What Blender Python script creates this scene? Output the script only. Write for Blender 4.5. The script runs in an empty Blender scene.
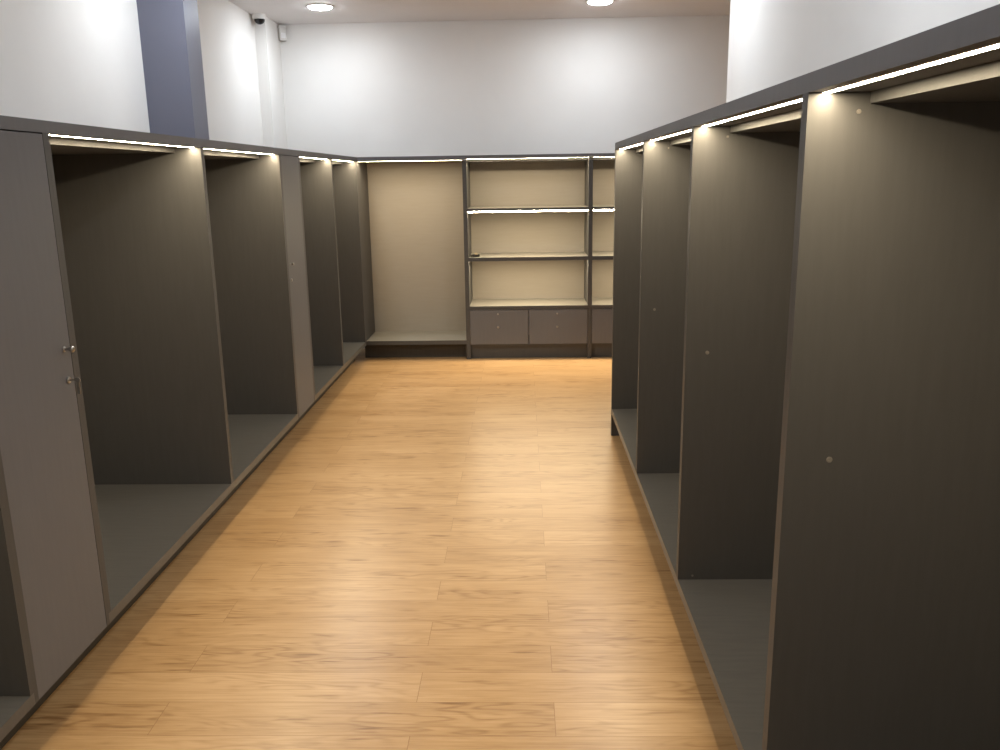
import bpy, bmesh, math
from mathutils import Matrix, Vector

S = bpy.context.scene
COL = S.collection

# ------------------------------------------------------------------ view
S.view_settings.view_transform = 'Standard'
S.view_settings.look = 'None'
S.view_settings.gamma = 1.0
S.view_settings.exposure = 0.0
S.view_settings.use_curve_mapping = False
try:
    S.cycles.use_denoising = True
    S.cycles.max_bounces = 10
    S.cycles.diffuse_bounces = 6
    S.cycles.sample_clamp_indirect = 6.0
except Exception:
    pass

# ------------------------------------------------------------------ tuning
LED_POWER = 172.0         # radiance of the light strips in the wardrobes
LED_RGB = (1.0, 0.83, 0.56)
DOWN_POWER = 160.0         # radiance of the ceiling downlights
DOWN_RGB = (0.96, 1.04, 1.12)

# ------------------------------------------------------------------ materials
def lin(r, g, b):
    f = lambda c: (c/255/12.92) if c/255 <= .04045 else ((c/255+.055)/1.055)**2.4
    return (f(r), f(g), f(b), 1.0)

def base_mat(name):
    m = bpy.data.materials.new(name)
    m.use_nodes = True
    nt = m.node_tree
    return m, nt, nt.nodes['Principled BSDF']

def N(nt, kind, **kw):
    n = nt.nodes.new(kind)
    for k, v in kw.items():
        setattr(n, k, v)
    return n

def ramp(nt, stops):
    r = N(nt, 'ShaderNodeValToRGB')
    e = r.color_ramp.elements
    e[0].position, e[0].color = stops[0]
    e[1].position, e[1].color = stops[-1]
    for p, c in stops[1:-1]:
        x = e.new(p); x.color = c
    return r

def laminate(name, c1, c2, rough=.5, stretch=(9, 9, .9), spec=.35, bump=.03):
    """matt wood-grain laminate board"""
    m, nt, b = base_mat(name)
    tc = N(nt, 'ShaderNodeTexCoord')
    mp = N(nt, 'ShaderNodeMapping'); mp.inputs['Scale'].default_value = stretch
    nz = N(nt, 'ShaderNodeTexNoise'); nz.inputs['Scale'].default_value = 6; nz.inputs['Detail'].default_value = 6
    nz.inputs['Roughness'].default_value = .62
    rp = ramp(nt, [(.3, c1), (.7, c2)])
    L = nt.links.new
    L(tc.outputs['Object'], mp.inputs['Vector']); L(mp.outputs['Vector'], nz.inputs['Vector'])
    L(nz.outputs['Fac'], rp.inputs['Fac']); L(rp.outputs['Color'], b.inputs['Base Color'])
    bp = N(nt, 'ShaderNodeBump'); bp.inputs['Strength'].default_value = bump; bp.inputs['Distance'].default_value = .002
    L(nz.outputs['Fac'], bp.inputs['Height']); L(bp.outputs['Normal'], b.inputs['Normal'])
    b.inputs['Roughness'].default_value = rough
    b.inputs['Specular IOR Level'].default_value = spec
    return m

def paint(name, c, rough=.75, spec=.25, mott=.03):
    m, nt, b = base_mat(name)
    tc = N(nt, 'ShaderNodeTexCoord')
    nz = N(nt, 'ShaderNodeTexNoise'); nz.inputs['Scale'].default_value = 1.6; nz.inputs['Detail'].default_value = 4
    c1 = tuple(x*(1-mott) for x in c[:3])+(1,)
    c2 = tuple(min(1, x*(1+mott)) for x in c[:3])+(1,)
    rp = ramp(nt, [(.3, c1), (.7, c2)])
    n2 = N(nt, 'ShaderNodeTexNoise'); n2.inputs['Scale'].default_value = 160
    bp = N(nt, 'ShaderNodeBump'); bp.inputs['Strength'].default_value = .04; bp.inputs['Distance'].default_value = .002
    L = nt.links.new
    L(tc.outputs['Object'], nz.inputs['Vector']); L(tc.outputs['Object'], n2.inputs['Vector'])
    L(nz.outputs['Fac'], rp.inputs['Fac']); L(rp.outputs['Color'], b.inputs['Base Color'])
    L(n2.outputs['Fac'], bp.inputs['Height']); L(bp.outputs['Normal'], b.inputs['Normal'])
    b.inputs['Roughness'].default_value = rough
    b.inputs['Specular IOR Level'].default_value = spec
    return m

def plain(name, c, rough=.4, metal=0.0, spec=.5):
    m, nt, b = base_mat(name)
    tc = N(nt, 'ShaderNodeTexCoord')
    nz = N(nt, 'ShaderNodeTexNoise'); nz.inputs['Scale'].default_value = 30
    rp = ramp(nt, [(.2, tuple(x*.94 for x in c[:3])+(1,)), (.8, c)])
    nt.links.new(tc.outputs['Object'], nz.inputs['Vector'])
    nt.links.new(nz.outputs['Fac'], rp.inputs['Fac']); nt.links.new(rp.outputs['Color'], b.inputs['Base Color'])
    b.inputs['Roughness'].default_value = rough; b.inputs['Metallic'].default_value = metal
    b.inputs['Specular IOR Level'].default_value = spec
    return m

def glow(name, rgb, power):
    m, nt, b = base_mat(name)
    b.inputs['Base Color'].default_value = (.8, .8, .8, 1)
    b.inputs['Emission Color'].default_value = (*rgb, 1)
    b.inputs['Emission Strength'].default_value = power
    return m

def oak_floor():
    m, nt, b = base_mat('oak_laminate_planks')
    L = nt.links.new
    tc = N(nt, 'ShaderNodeTexCoord')
    mp = N(nt, 'ShaderNodeMapping'); mp.inputs['Location'].default_value = (-.085, -.05, 0)
    L(tc.outputs['Object'], mp.inputs['Vector'])
    br = N(nt, 'ShaderNodeTexBrick'); br.offset = .3545; br.offset_frequency = 2; br.squash = 1.0
    br.inputs['Scale'].default_value = 1.0
    br.inputs['Brick Width'].default_value = 1.213; br.inputs['Row Height'].default_value = .165
    br.inputs['Mortar Size'].default_value = .0010; br.inputs['Mortar Smooth'].default_value = .3
    br.inputs['Bias'].default_value = 0
    br.inputs['Color1'].default_value = (0, 0, 0, 1); br.inputs['Color2'].default_value = (1, 1, 1, 1)
    br.inputs['Mortar'].default_value = (.5, .5, .5, 1)
    L(mp.outputs['Vector'], br.inputs['Vector'])
    sep = N(nt, 'ShaderNodeSeparateColor'); L(br.outputs['Color'], sep.inputs['Color'])
    tint = sep.outputs['Red']
    # each plank gets its own stretch of grain
    xyz = N(nt, 'ShaderNodeSeparateXYZ'); L(mp.outputs['Vector'], xyz.inputs['Vector'])
    def math_(op, a, bb):
        n = N(nt, 'ShaderNodeMath', operation=op)
        for i, v in enumerate((a, bb)):
            if isinstance(v, (int, float)): n.inputs[i].default_value = v
            else: L(v, n.inputs[i])
        return n.outputs[0]
    def vec(sx, sy, k):
        c = N(nt, 'ShaderNodeCombineXYZ')
        L(math_('MULTIPLY', xyz.outputs['X'], sx), c.inputs['X'])
        L(math_('MULTIPLY', xyz.outputs['Y'], sy), c.inputs['Y'])
        L(math_('MULTIPLY', tint, k), c.inputs['Z'])
        return c.outputs[0]
    n1 = N(nt, 'ShaderNodeTexNoise'); n1.inputs['Scale'].default_value = 1; n1.inputs['Detail'].default_value = 2.5
    L(vec(1.5, 9.0, 37), n1.inputs['Vector'])                       # broad cathedral figure
    ring = math_('SINE', math_('MULTIPLY', n1.outputs['Fac'], 85), 0)
    ring = math_('MULTIPLY', math_('ADD', ring, 1), .5)
    ring = math_('POWER', ring, 2.2)
    n2 = N(nt, 'ShaderNodeTexNoise'); n2.inputs['Scale'].default_value = 1; n2.inputs['Detail'].default_value = 5
    n2.inputs['Roughness'].default_value = .7
    L(vec(4, 105, 51), n2.inputs['Vector'])                         # fine pores
    n3 = N(nt, 'ShaderNodeTexNoise'); n3.inputs['Scale'].default_value = 1; n3.inputs['Detail'].default_value = 3
    L(vec(2.2, 14, 23), n3.inputs['Vector'])                        # cloudy patches
    n4 = N(nt, 'ShaderNodeTexNoise'); n4.inputs['Scale'].default_value = 1; n4.inputs['Detail'].default_value = 1
    L(vec(1.3, 6, 71), n4.inputs['Vector'])                         # where the figure shows
    figm = N(nt, 'ShaderNodeMapRange'); figm.inputs[1].default_value = .42; figm.inputs[2].default_value = .62
    L(n4.outputs['Fac'], figm.inputs[0])
    f = math_('ADD', math_('MULTIPLY', n3.outputs['Fac'], .33), math_('MULTIPLY', n2.outputs['Fac'], .74))
    f = math_('SUBTRACT', f, math_('MULTIPLY', math_('MULTIPLY', ring, figm.outputs[0]), .17))
    f = math_('ADD', f, math_('MULTIPLY', math_('SUBTRACT', tint, .5), .13))
    n5 = N(nt, 'ShaderNodeTexNoise'); n5.inputs['Scale'].default_value = 1; n5.inputs['Detail'].default_value = 2
    L(vec(4.5, 30, 97), n5.inputs['Vector'])                        # short dark flecks and small knots
    fleck = N(nt, 'ShaderNodeMapRange'); fleck.inputs[1].default_value = .62; fleck.inputs[2].default_value = .76
    L(n5.outputs['Fac'], fleck.inputs[0])
    f = math_('SUBTRACT', f, math_('MULTIPLY', fleck.outputs[0], .30))
    rp = ramp(nt, [(.15, FLOOR_C[0]), (.5, FLOOR_C[1]), (.85, FLOOR_C[2])])
    L(f, rp.inputs['Fac'])
    mx = N(nt, 'ShaderNodeMix', data_type='RGBA'); mx.inputs['B'].default_value = lin(104, 66, 30)
    L(math_('MULTIPLY', br.outputs['Fac'], .6), mx.inputs['Factor']); L(rp.outputs['Color'], mx.inputs['A'])
    L(mx.outputs['Result'], b.inputs['Base Color'])
    rr = N(nt, 'ShaderNodeMapRange'); rr.inputs[3].default_value = .25; rr.inputs[4].default_value = .35
    L(n2.outputs['Fac'], rr.inputs[0]); L(rr.outputs[0], b.inputs['Roughness'])
    bp = N(nt, 'ShaderNodeBump'); bp.inputs['Strength'].default_value = .12; bp.inputs['Distance'].default_value = .0008
    hh = math_('SUBTRACT', math_('MULTIPLY', n2.outputs['Fac'], .6), math_('MULTIPLY', br.outputs['Fac'], 1.0))
    L(hh, bp.inputs['Height']); L(bp.outputs['Normal'], b.inputs['Normal'])
    b.inputs['Specular IOR Level'].default_value = .28
    return m

FLOOR_C = (lin(130, 96, 61), lin(171, 137, 96), lin(194, 161, 121))
M = dict(
    board=laminate('taupe_laminate', lin(71, 70, 69.5), lin(75, 74, 73.5), rough=.5, spec=.35, bump=.015),
    base=laminate('taupe_laminate_base', lin(79, 78, 76.5), lin(88, 87, 85), stretch=(14, 1.2, 6), rough=.36, spec=.5, bump=.015),
    beige=laminate('beige_laminate', lin(153, 145, 134), lin(157, 149, 138), stretch=(.8, 9, 9), rough=.5, bump=.015),
    front=laminate('taupe_laminate_lit_fronts', lin(97, 97, 100), lin(101, 101, 104), rough=.5, spec=.35, bump=.015),  # same taupe board, colour lightened to stand in for light on the fronts
    greige=laminate('greige_laminate', lin(132, 128, 119), lin(140, 136, 127), stretch=(1.2, 14, 6), rough=.4, spec=.5, bump=.015),
    plinth=laminate('dark_plinth_laminate', lin(62, 57, 52), lin(70, 65, 60), rough=.55),
    wall=paint('white_wall_paint', lin(228, 225, 221)),
    ceiling=paint('white_ceiling_paint', lin(226, 222, 220)),
    column=paint('slate_purple_paint', lin(101, 102, 116), rough=.42, spec=.5),
    floor=oak_floor(),
    chrome=plain('brushed_chrome', (.42, .41, .40, 1), rough=.3, metal=1.0),
    cap=plain('grey_plastic_cap', lin(116, 111, 104), rough=.5),
    white=plain('white_plastic', lin(222, 220, 216), rough=.4),
    black=plain('black_gloss_plastic', (.012, .011, .012, 1), rough=.12),
    dark=plain('black_plastic', (.02, .018, .016, 1), rough=.4),
    cream=plain('cream_plastic', lin(176, 160, 132), rough=.6),
    led=glow('warm_light_strip', LED_RGB, LED_POWER),
    down=glow('downlight_diffuser', DOWN_RGB, DOWN_POWER),
    alu=plain('aluminium_channel', (.6, .58, .55, 1), rough=.4, metal=.8),
)

# ------------------------------------------------------------------ mesh helpers
def box(bm, x0, x1, y0, y1, z0, z1):
    v = [bm.verts.new((x, y, z)) for x in (x0, x1) for y in (y0, y1) for z in (z0, z1)]
    for q in ((0, 1, 3, 2), (4, 6, 7, 5), (0, 4, 5, 1), (2, 3, 7, 6), (0, 2, 6, 4), (1, 5, 7, 3)):
        bm.faces.new([v[i] for i in q])

def bevel_all(bm, w, seg=2):
    bmesh.ops.bevel(bm, geom=bm.edges[:], offset=w, segments=seg, affect='EDGES', profile=.6)

def rod(bm, p, q, r, seg=20):
    p, q = Vector(p), Vector(q); d = q-p
    mt = Matrix.Translation((p+q)/2) @ d.to_track_quat('Z', 'Y').to_matrix().to_4x4()
    bmesh.ops.create_cone(bm, cap_ends=True, segments=seg, radius1=r, radius2=r, depth=d.length, matrix=mt)

def lathe(bm, prof, seg=40, mat=Matrix.Identity(4)):
    """turn a (radius, height) profile about z"""
    rings = []
    for r, z in prof:
        if r < 1e-6:
            rings.append([bm.verts.new(mat @ Vector((0, 0, z)))])
        else:
            rings.append([bm.verts.new(mat @ Vector((r*math.cos(2*math.pi*i/seg), r*math.sin(2*math.pi*i/seg), z))) for i in range(seg)])
    for a, b in zip(rings, rings[1:]):
        for i in range(seg):
            j = (i+1) % seg
            if len(a) == 1 and len(b) == 1: continue
            if len(a) == 1: bm.faces.new((a[0], b[j], b[i]))
            elif len(b) == 1: bm.faces.new((a[i], a[j], b[0]))
            else: bm.faces.new((a[i], a[j], b[j], b[i]))

def obj(name, bm, mat, parent=None, smooth=False, loc=None):
    bmesh.ops.recalc_face_normals(bm, faces=bm.faces[:])
    me = bpy.data.meshes.new(name); bm.to_mesh(me); bm.free()
    me.materials.append(mat)
    if smooth:
        for p in me.polygons: p.use_smooth = True
        try: me.set_sharp_from_angle(angle=math.radians(40))
        except Exception: pass
    o = bpy.data.objects.new(name, me); COL.objects.link(o)
    if parent is not None: o.parent = parent
    if loc is not None: o.location = loc
    return o

def boxobj(name, mat, parent, *b, bevel=0):
    bm = bmesh.new(); box(bm, *b)
    if bevel: bevel_all(bm, bevel)
    return obj(name, bm, mat, parent)

def thing(name, label, cat, loc, rotz=0, group=None):
    o = bpy.data.objects.new(name, None); COL.objects.link(o)
    o.empty_display_size = .1
    o.location = loc; o.rotation_euler = (0, 0, rotz)
    o['label'] = label; o['category'] = cat
    if group: o['group'] = group
    return o

def struct(name, bm, mat, label=None):
    o = obj(name, bm, mat); o['kind'] = 'structure'
    if label: o['label'] = label
    return o

# ------------------------------------------------------------------ layout (metres)
XL, XR, D = -1.4176, .5495, 7.52      # front planes: left row, right row, back row
ZT, TH = 1.7847, .036                 # top of the cabinets, board thickness
ZB, ZBT = .1386, .1747                # base board: underside, top
CEIL, BACK, LEFT, RIGHT = 2.956, 8.06, -2.25, 1.197

# ---- room shell
bm = bmesh.new(); box(bm, -2.4, 3.3, -2.6, 8.2, -.1, 0); struct('floor', bm, M['floor'], 'oak plank laminate floor')
bm = bmesh.new(); box(bm, -2.4, 3.3, -2.6, 8.2, CEIL, CEIL+.1); struct('ceiling', bm, M['ceiling'], 'white ceiling')
bm = bmesh.new(); box(bm, -2.4, 3.3, BACK, 8.2, 0, CEIL); struct('wall_back', bm, M['wall'], 'white wall above the shelving')
bm = bmesh.new()
box(bm, -2.4, LEFT, -2.5, BACK, 0, CEIL)
box(bm, LEFT, LEFT+.004, -2.5, 4.01, 0, CEIL)           # plaster step seen as a faint vertical line
struct('wall_left', bm, M['wall'], 'white wall above the left row')
bm = bmesh.new(); box(bm, RIGHT, RIGHT+.13, -2.5, 5.235, 0, CEIL); struct('wall_right', bm, M['wall'], 'white partition behind the right row')
bm = bmesh.new(); box(bm, 3.2, 3.3, -2.5, BACK, 0, CEIL); struct('wall_far_right', bm, M['wall'])
bm = bmesh.new(); box(bm, -2.4, 3.3, -2.6, -2.5, 0, CEIL); struct('wall_front', bm, M['wall'])
bm = bmesh.new(); box(bm, LEFT, -1.975, 5.305, 5.54, 0, CEIL); struct('column_left', bm, M['column'], 'slate purple column on the left wall')
bm = bmesh.new(); box(bm, LEFT, -2.155, 7.63, BACK, 0, CEIL); struct('column_corner', bm, M['wall'], 'white boxed corner column')

# ------------------------------------------------------------------ cabinets
E = .0001
def knob(parent, loc, rotz, k=1.0):
    """small turned knob; local -y is the outside"""
    bm = bmesh.new()
    mt = Matrix.Rotation(math.pi/2, 4, 'X')
    lathe(bm, [(0, 0), (.008*k, 0), (.008*k, .002*k), (.0045*k, .004*k), (.004*k, .014*k), (.007*k, .018*k),
               (.0095*k, .022*k), (.0095*k, .026*k), (.007*k, .0285*k), (0, .0295*k)], 28, mt)
    o = obj('knob', bm, M['chrome'], parent, smooth=True, loc=loc)
    o.rotation_euler = (0, 0, rotz); o['label'] = 'small chrome knob'
    return o

def lock(parent, loc, rotz, key=False):
    bm = bmesh.new()
    mt = Matrix.Rotation(math.pi/2, 4, 'X')
    lathe(bm, [(0, 0), (.0105, 0), (.0105, .004), (.0085, .006), (0, .006)], 24, mt)
    o = obj('lock', bm, M['chrome'], parent, smooth=True, loc=loc); o.rotation_euler = (0, 0, rotz)
    if key:
        bm = bmesh.new()
        box(bm, -.001, .001, -.022, -.006, -.003, .003)
        lathe(bm, [(0, -.0012), (.009, -.0012), (.009, .0012), (0, .0012)], 20,
              Matrix.Translation((0, -.03, 0)) @ Matrix.Rotation(math.pi/2, 4, 'Y'))
        box(bm, -.0012, .0012, -.035, -.026, -.045, -.008)
        k = obj('key', bm, M['chrome'], parent, loc=loc); k.rotation_euler = (0, 0, rotz)
    return o

def cap(parent, x, y, z, r=.0065):
    """round cover cap lying on a side panel, facing local +x or -x"""
    bm = bmesh.new()
    lathe(bm, [(0, 0), (r, 0), (r, .0008), (r*.8, .0014), (r*.35, .0014), (r*.3, .0009), (0, .0009)], 24,
          Matrix.Translation((x, y, z)) @ Matrix.Rotation(math.pi/2, 4, 'Y'))
    return obj('screw_cap', bm, M['cap'], parent, smooth=True)

# A unit is built in its own frame: x along the row (0..w), y = depth from the front (0..d), z up.
def carcass(t, w, d, plinth_in=.112, plinth_mat='plinth', left_floor=False, right_floor=False,
            left_t=.018, right_t=.018, base=True, base_front=0, base_mat='base'):
    e = E
    low = ZB if base_front else ZBT
    zl = 0 if left_floor else low
    zr = 0 if right_floor else low
    boxobj('side_panel', M['board'], t, e, left_t, 0, d, zl, ZT-TH)
    boxobj('side_panel', M['board'], t, w-right_t, w-e, 0, d, zr, ZT-TH)
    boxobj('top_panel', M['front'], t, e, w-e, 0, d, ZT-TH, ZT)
    x0 = left_t if left_floor else e
    x1 = w-right_t if right_floor else w-e
    if base:
        bp = boxobj('base_panel', M[base_mat], t, *((left_t, w-right_t) if base_front else (x0, x1)), base_front if base_mat == 'base' else .002, d, ZB, ZBT)
        if base_mat != 'base': boxobj('edge_band', M['board'], bp, x0, x1, 0, .002, ZB, ZBT)
    boxobj('plinth', M[plinth_mat], t, x0, x1, plinth_in, plinth_in+.018, 0, ZB if base else ZB-.008)
    boxobj('back_panel', M['beige'], t, left_t, w-right_t, d-.018, d, ZBT, ZT-TH)

def light_strip(t, x0, x1, z, y=.033, drop=.002, hw=.0085, front=False):
    """aluminium channel with a glowing diffuser let into the underside of a board at height z"""
    bm = bmesh.new(); box(bm, x0, x1, y-hw, y+hw, z-drop, z-.0002)
    o = obj('light_strip', bm, M['alu'], t); o['label'] = 'glowing warm white light strip'
    o.data.materials.append(M['led'])
    for p in o.data.polygons:                    # only the diffuser gives light, not the channel's sides
        if p.normal.z < -.9 or (front and p.normal.y < -.9): p.material_index = 1
    return o

def open_bay(label, w, d, loc, rotz, group, lt=.018, rt=.018, caps=(), inner=True, **kw):
    t = thing('open_wardrobe', label, 'wardrobe', loc, rotz, group)
    carcass(t, w, d, left_t=lt, right_t=rt, **kw)
    # carcass top set back behind the light strip; its front edge shows as a lit band
    if inner: boxobj('inner_top_panel', M['board'], t, lt, w-rt, .118, d-.018, ZT-TH-.022, ZT-TH)
    light_strip(t, lt+.004, w-rt-.004, ZT-TH)
    for c in caps: cap(t, *c)
    return t

def locker(label, w, d, loc, rotz, hx, hinge_right, hk, key):
    t = thing('tall_locker', label, 'locker', loc, rotz, 'lockers in the left row')
    carcass(t, w, d, base_front=.0195)
    a, b = (.0185, w-.0205) if not hinge_right else (.0205, w-.0185)
    bm = bmesh.new(); box(bm, a, b, 0, .018, ZB, ZT-TH-.004); bevel_all(bm, .0006, 1)
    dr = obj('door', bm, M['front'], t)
    knob(dr, (hx, 0, 1.103), 0, hk)
    lock(dr, (hx, 0, 1.005), 0, key)
    return t

# --- left row: rotated so that local x runs along +Y (away from the camera), local y goes to -X
def left(y0): return (XL, y0, 0)
RL = math.pi/2
G1 = 'open wardrobe bays of the left row'
DL = .70
open_bay('open grey wardrobe bay at the lower left corner, in front of the big closed locker', 1.236, DL, left(.910), RL, G1)
locker('big tall grey locker with closed door and chrome knob, nearest in the left row', .4546, DL, left(2.146), RL, .397, False, 1.1, True)
open_bay('open grey wardrobe bay just beyond the nearest closed locker, left row', 1.2742, DL, left(2.6006), RL, G1)
open_bay('open grey wardrobe bay directly in front of the narrow locker, left row', 1.244, DL, left(3.8748), RL, G1)
locker('narrow-looking tall grey locker with closed door standing below the purple column', .4392, .50, left(5.1188), RL, .060, True, .8, False)
open_bay('open grey wardrobe bay of the left row just beyond the narrow locker', .964, DL, left(5.558), RL, G1)
open_bay('last open grey wardrobe bay of the left row, in the back corner', D-.0005-6.522, DL, left(6.522), RL, G1, rt=.036)

# --- right row: local x runs toward -Y (towards the camera), local y goes to +X
def right(y1): return (XR, y1, 0)
RR = -math.pi/2
G2 = 'open wardrobe bays of the right row'
DR = .645
open_bay('open grey wardrobe bay at the far end of the right row', 5.196-3.989, DR, right(5.196), RR, G2,
         lt=.036, left_floor=True)
open_bay('open grey wardrobe bay of the right row, second from its far end', 3.989-2.8606, DR, right(3.989), RR, G2,
         caps=[(.018, .066, .985), (.018, .11, 1.715, .004)])
open_bay('open grey wardrobe bay of right row, second from the right edge', 2.8606-1.74, DR, right(2.8606), RR, G2,
         caps=[(.018, .073, 1.01), (.018, .11, 1.715, .004), (.018, .052, .19, .004)])
open_bay('largest open grey wardrobe bay at the right edge, nearest in the right row', 1.74-.62, DR, right(1.74), RR, G2,
         caps=[(.018, .092, 1.01), (.018, .098, 1.712, .0045)])

# --- back row
DB = .50
bx = XL - .036
t = open_bay('open wardrobe bay with a bright beige back panel, left of the lit shelving', -.494-bx, DB, (bx, D, 0), 0,
             'cabinets of the back row', lt=.036, right_floor=True, inner=False, base_mat='greige')

def shelving(label, x0, x1):
    w = x1-x0
    t = thing('shelving_cabinet', label, 'cabinet', (x0, D, 0), 0, 'cabinets of the back row')
    e = E; s = .018
    boxobj('side_panel', M['board'], t, e, s, 0, DB, 0, ZT-TH)
    boxobj('side_panel', M['board'], t, w-s, w-e, 0, DB, 0, ZT-TH)
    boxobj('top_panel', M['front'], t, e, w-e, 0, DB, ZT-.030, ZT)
    boxobj('back_panel', M['beige'], t, s, w-s, DB-.018, DB, .45, ZT-.030)
    for z, n in ((1.337, .025), (.912, .032), (.480, .032)):
        sh = boxobj('shelf', M['greige'], t, s, w-s, .003, DB-.018, z-n, z)
        boxobj('edge_band', M['board'], sh, s, w-s, .001, .003, z-n, z)
    boxobj('inner_top_panel', M['board'], t, s, w-s, .118, DB-.018, ZT-.030-.022, ZT-.030)
    light_strip(t, s+.004, w-s-.004, ZT-.030, y=.024)
    light_strip(t, s+.004, w-s-.004, 1.337-.025, y=.014, drop=.009, hw=.009, front=True)
    light_strip(t, s+.004, w-s-.004, .912-.032, y=.05, drop=.003)
    boxobj('base_panel', M['board'], t, s, w-s, .02, DB-.018, .112, .130)
    boxobj('plinth', M['board'], t, s, w-s, .045, .063, 0, .112)
    mid = w/2
    for a, b in ((s+.002, mid-.003), (mid+.003, w-s-.002)):
        bm = bmesh.new(); box(bm, a, b, .001, .019, .134, .444)
        bevel_all(bm, .0008, 1)
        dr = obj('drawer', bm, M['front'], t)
        hx = (a+b)/2-.01
        knob(dr, (hx, .001, .411), 0, .8)
        lock(dr, (hx, .001, .290), 0)
    return t
shelving('lit shelving cabinet over two full drawers on the back wall, right of the beige bay', -.494, .593)
shelving('shelving cabinet on the back wall mostly hidden behind the end of the right row', .593, 1.68)

# ------------------------------------------------------------------ small things
# item on the shelf
o = thing('small_trinket', 'tiny black and cream item lying at the left end of the middle shelf', 'trinket', (-.424, D+.10, .9122), .2)
bm = bmesh.new()
lathe(bm, [(0, 0), (.036, 0), (.043, .005), (.045, .017), (.041, .019), (.035, .010), (0, .009)], 28, Matrix.Diagonal((1, .6, 1, 1)))
obj('dish', bm, M['dark'], o, smooth=True)
bm = bmesh.new(); bmesh.ops.create_uvsphere(bm, u_segments=20, v_segments=12, radius=.014,
    matrix=Matrix.Translation((.012, 0, .0225)) @ Matrix.Diagonal((1.1, .8, .95, 1)))
obj('knob', bm, M['cream'], o, smooth=True)

# ceiling downlights
def downlight(label, x, y):
    t = thing('ceiling_downlight', label, 'downlight', (x, y, CEIL), 0, 'round downlights in the ceiling')
    bm = bmesh.new()
    lathe(bm, [(.094, 0), (.116, 0), (.118, -.003), (.112, -.007), (.099, -.008), (.094, -.004), (.094, 0)], 48)
    obj('trim_ring', bm, M['white'], t, smooth=True)
    bm = bmesh.new()
    lathe(bm, [(0, -.001), (.0935, -.001), (.0935, -.0055), (.088, -.012), (.07, -.018), (.04, -.0215), (0, -.022)], 48)
    obj('diffuser', bm, M['down'], t, smooth=True)
    return t
downlight('round glowing ceiling downlight near the dome camera in the back left corner', -1.607, 7.29)
downlight('round glowing ceiling downlight above the shelving, the right one of the two in view', .636, 7.31)
for i, y in enumerate((4.90, 2.50, .10)):
    n = ('third', 'second', 'first')[i]
    downlight('%s round ceiling downlight above the left row, counted from the entrance' % n, -1.607, y)
    downlight('%s round ceiling downlight above the right row, counted from the entrance' % n, .636, y)

# dome camera
t = thing('dome_camera', 'small white security camera with black dome under the ceiling', 'security camera', (-2.180, 7.553, CEIL))
bm = bmesh.new()
lathe(bm, [(0, 0), (.054, 0), (.056, -.004), (.056, -.034), (.052, -.040), (.045, -.042), (0, -.042)], 40)
obj('housing', bm, M['white'], t, smooth=True)
bm = bmesh.new()
prof = [(.044*math.cos(a*math.pi/16), -.0425-.040*math.sin(a*math.pi/16)) for a in range(0, 8)] + [(0, -.0825)]
lathe(bm, [(0, -.0422)]+prof, 40)
obj('dome', bm, M['black'], t, smooth=True)

# motion detector in the corner
t = thing('motion_detector', 'small white motion detector high in the back left corner of the room', 'motion detector', (-2.120, 8.018, 2.815), math.radians(38))
bm = bmesh.new(); box(bm, -.032, .032, -.022, .018, 0, .125); bevel_all(bm, .007, 3)
obj('housing', bm, M['white'], t, smooth=True)
bm = bmesh.new(); box(bm, -.022, .022, -.027, -.021, .018, .062); bevel_all(bm, .004, 2)
l = obj('lens', bm, plain('frosted_lens', lin(240, 240, 240), rough=.3), t, smooth=True)

# ------------------------------------------------------------------ camera
F, P, Y, R = 851.43, .2284, -.0285, -.0156
r0 = Vector((math.cos(Y), -math.sin(Y), 0)); f0 = Vector((math.sin(Y), math.cos(Y), 0))
fw = f0*math.cos(P) - Vector((0, 0, math.sin(P)))
u0 = f0*math.sin(P) + Vector((0, 0, math.cos(P)))
rt = r0*math.cos(R) + u0*math.sin(R)
up = -r0*math.sin(R) + u0*math.cos(R)
cam = bpy.data.cameras.new('camera'); cam.sensor_width = 36; cam.sensor_fit = 'HORIZONTAL'
cam.lens = F/1000*36; cam.clip_start = .02
co = bpy.data.objects.new('camera', cam); COL.objects.link(co)
m = Matrix((rt, up, -fw)).transposed().to_4x4(); m.translation = (0, 0, 1.6)
co.matrix_world = m
S.camera = co

w = bpy.data.worlds.new('world'); S.world = w; w.use_nodes = True
w.node_tree.nodes['Background'].inputs['Color'].default_value = (.05, .05, .05, 1)
w.node_tree.nodes['Background'].inputs['Strength'].default_value = .2
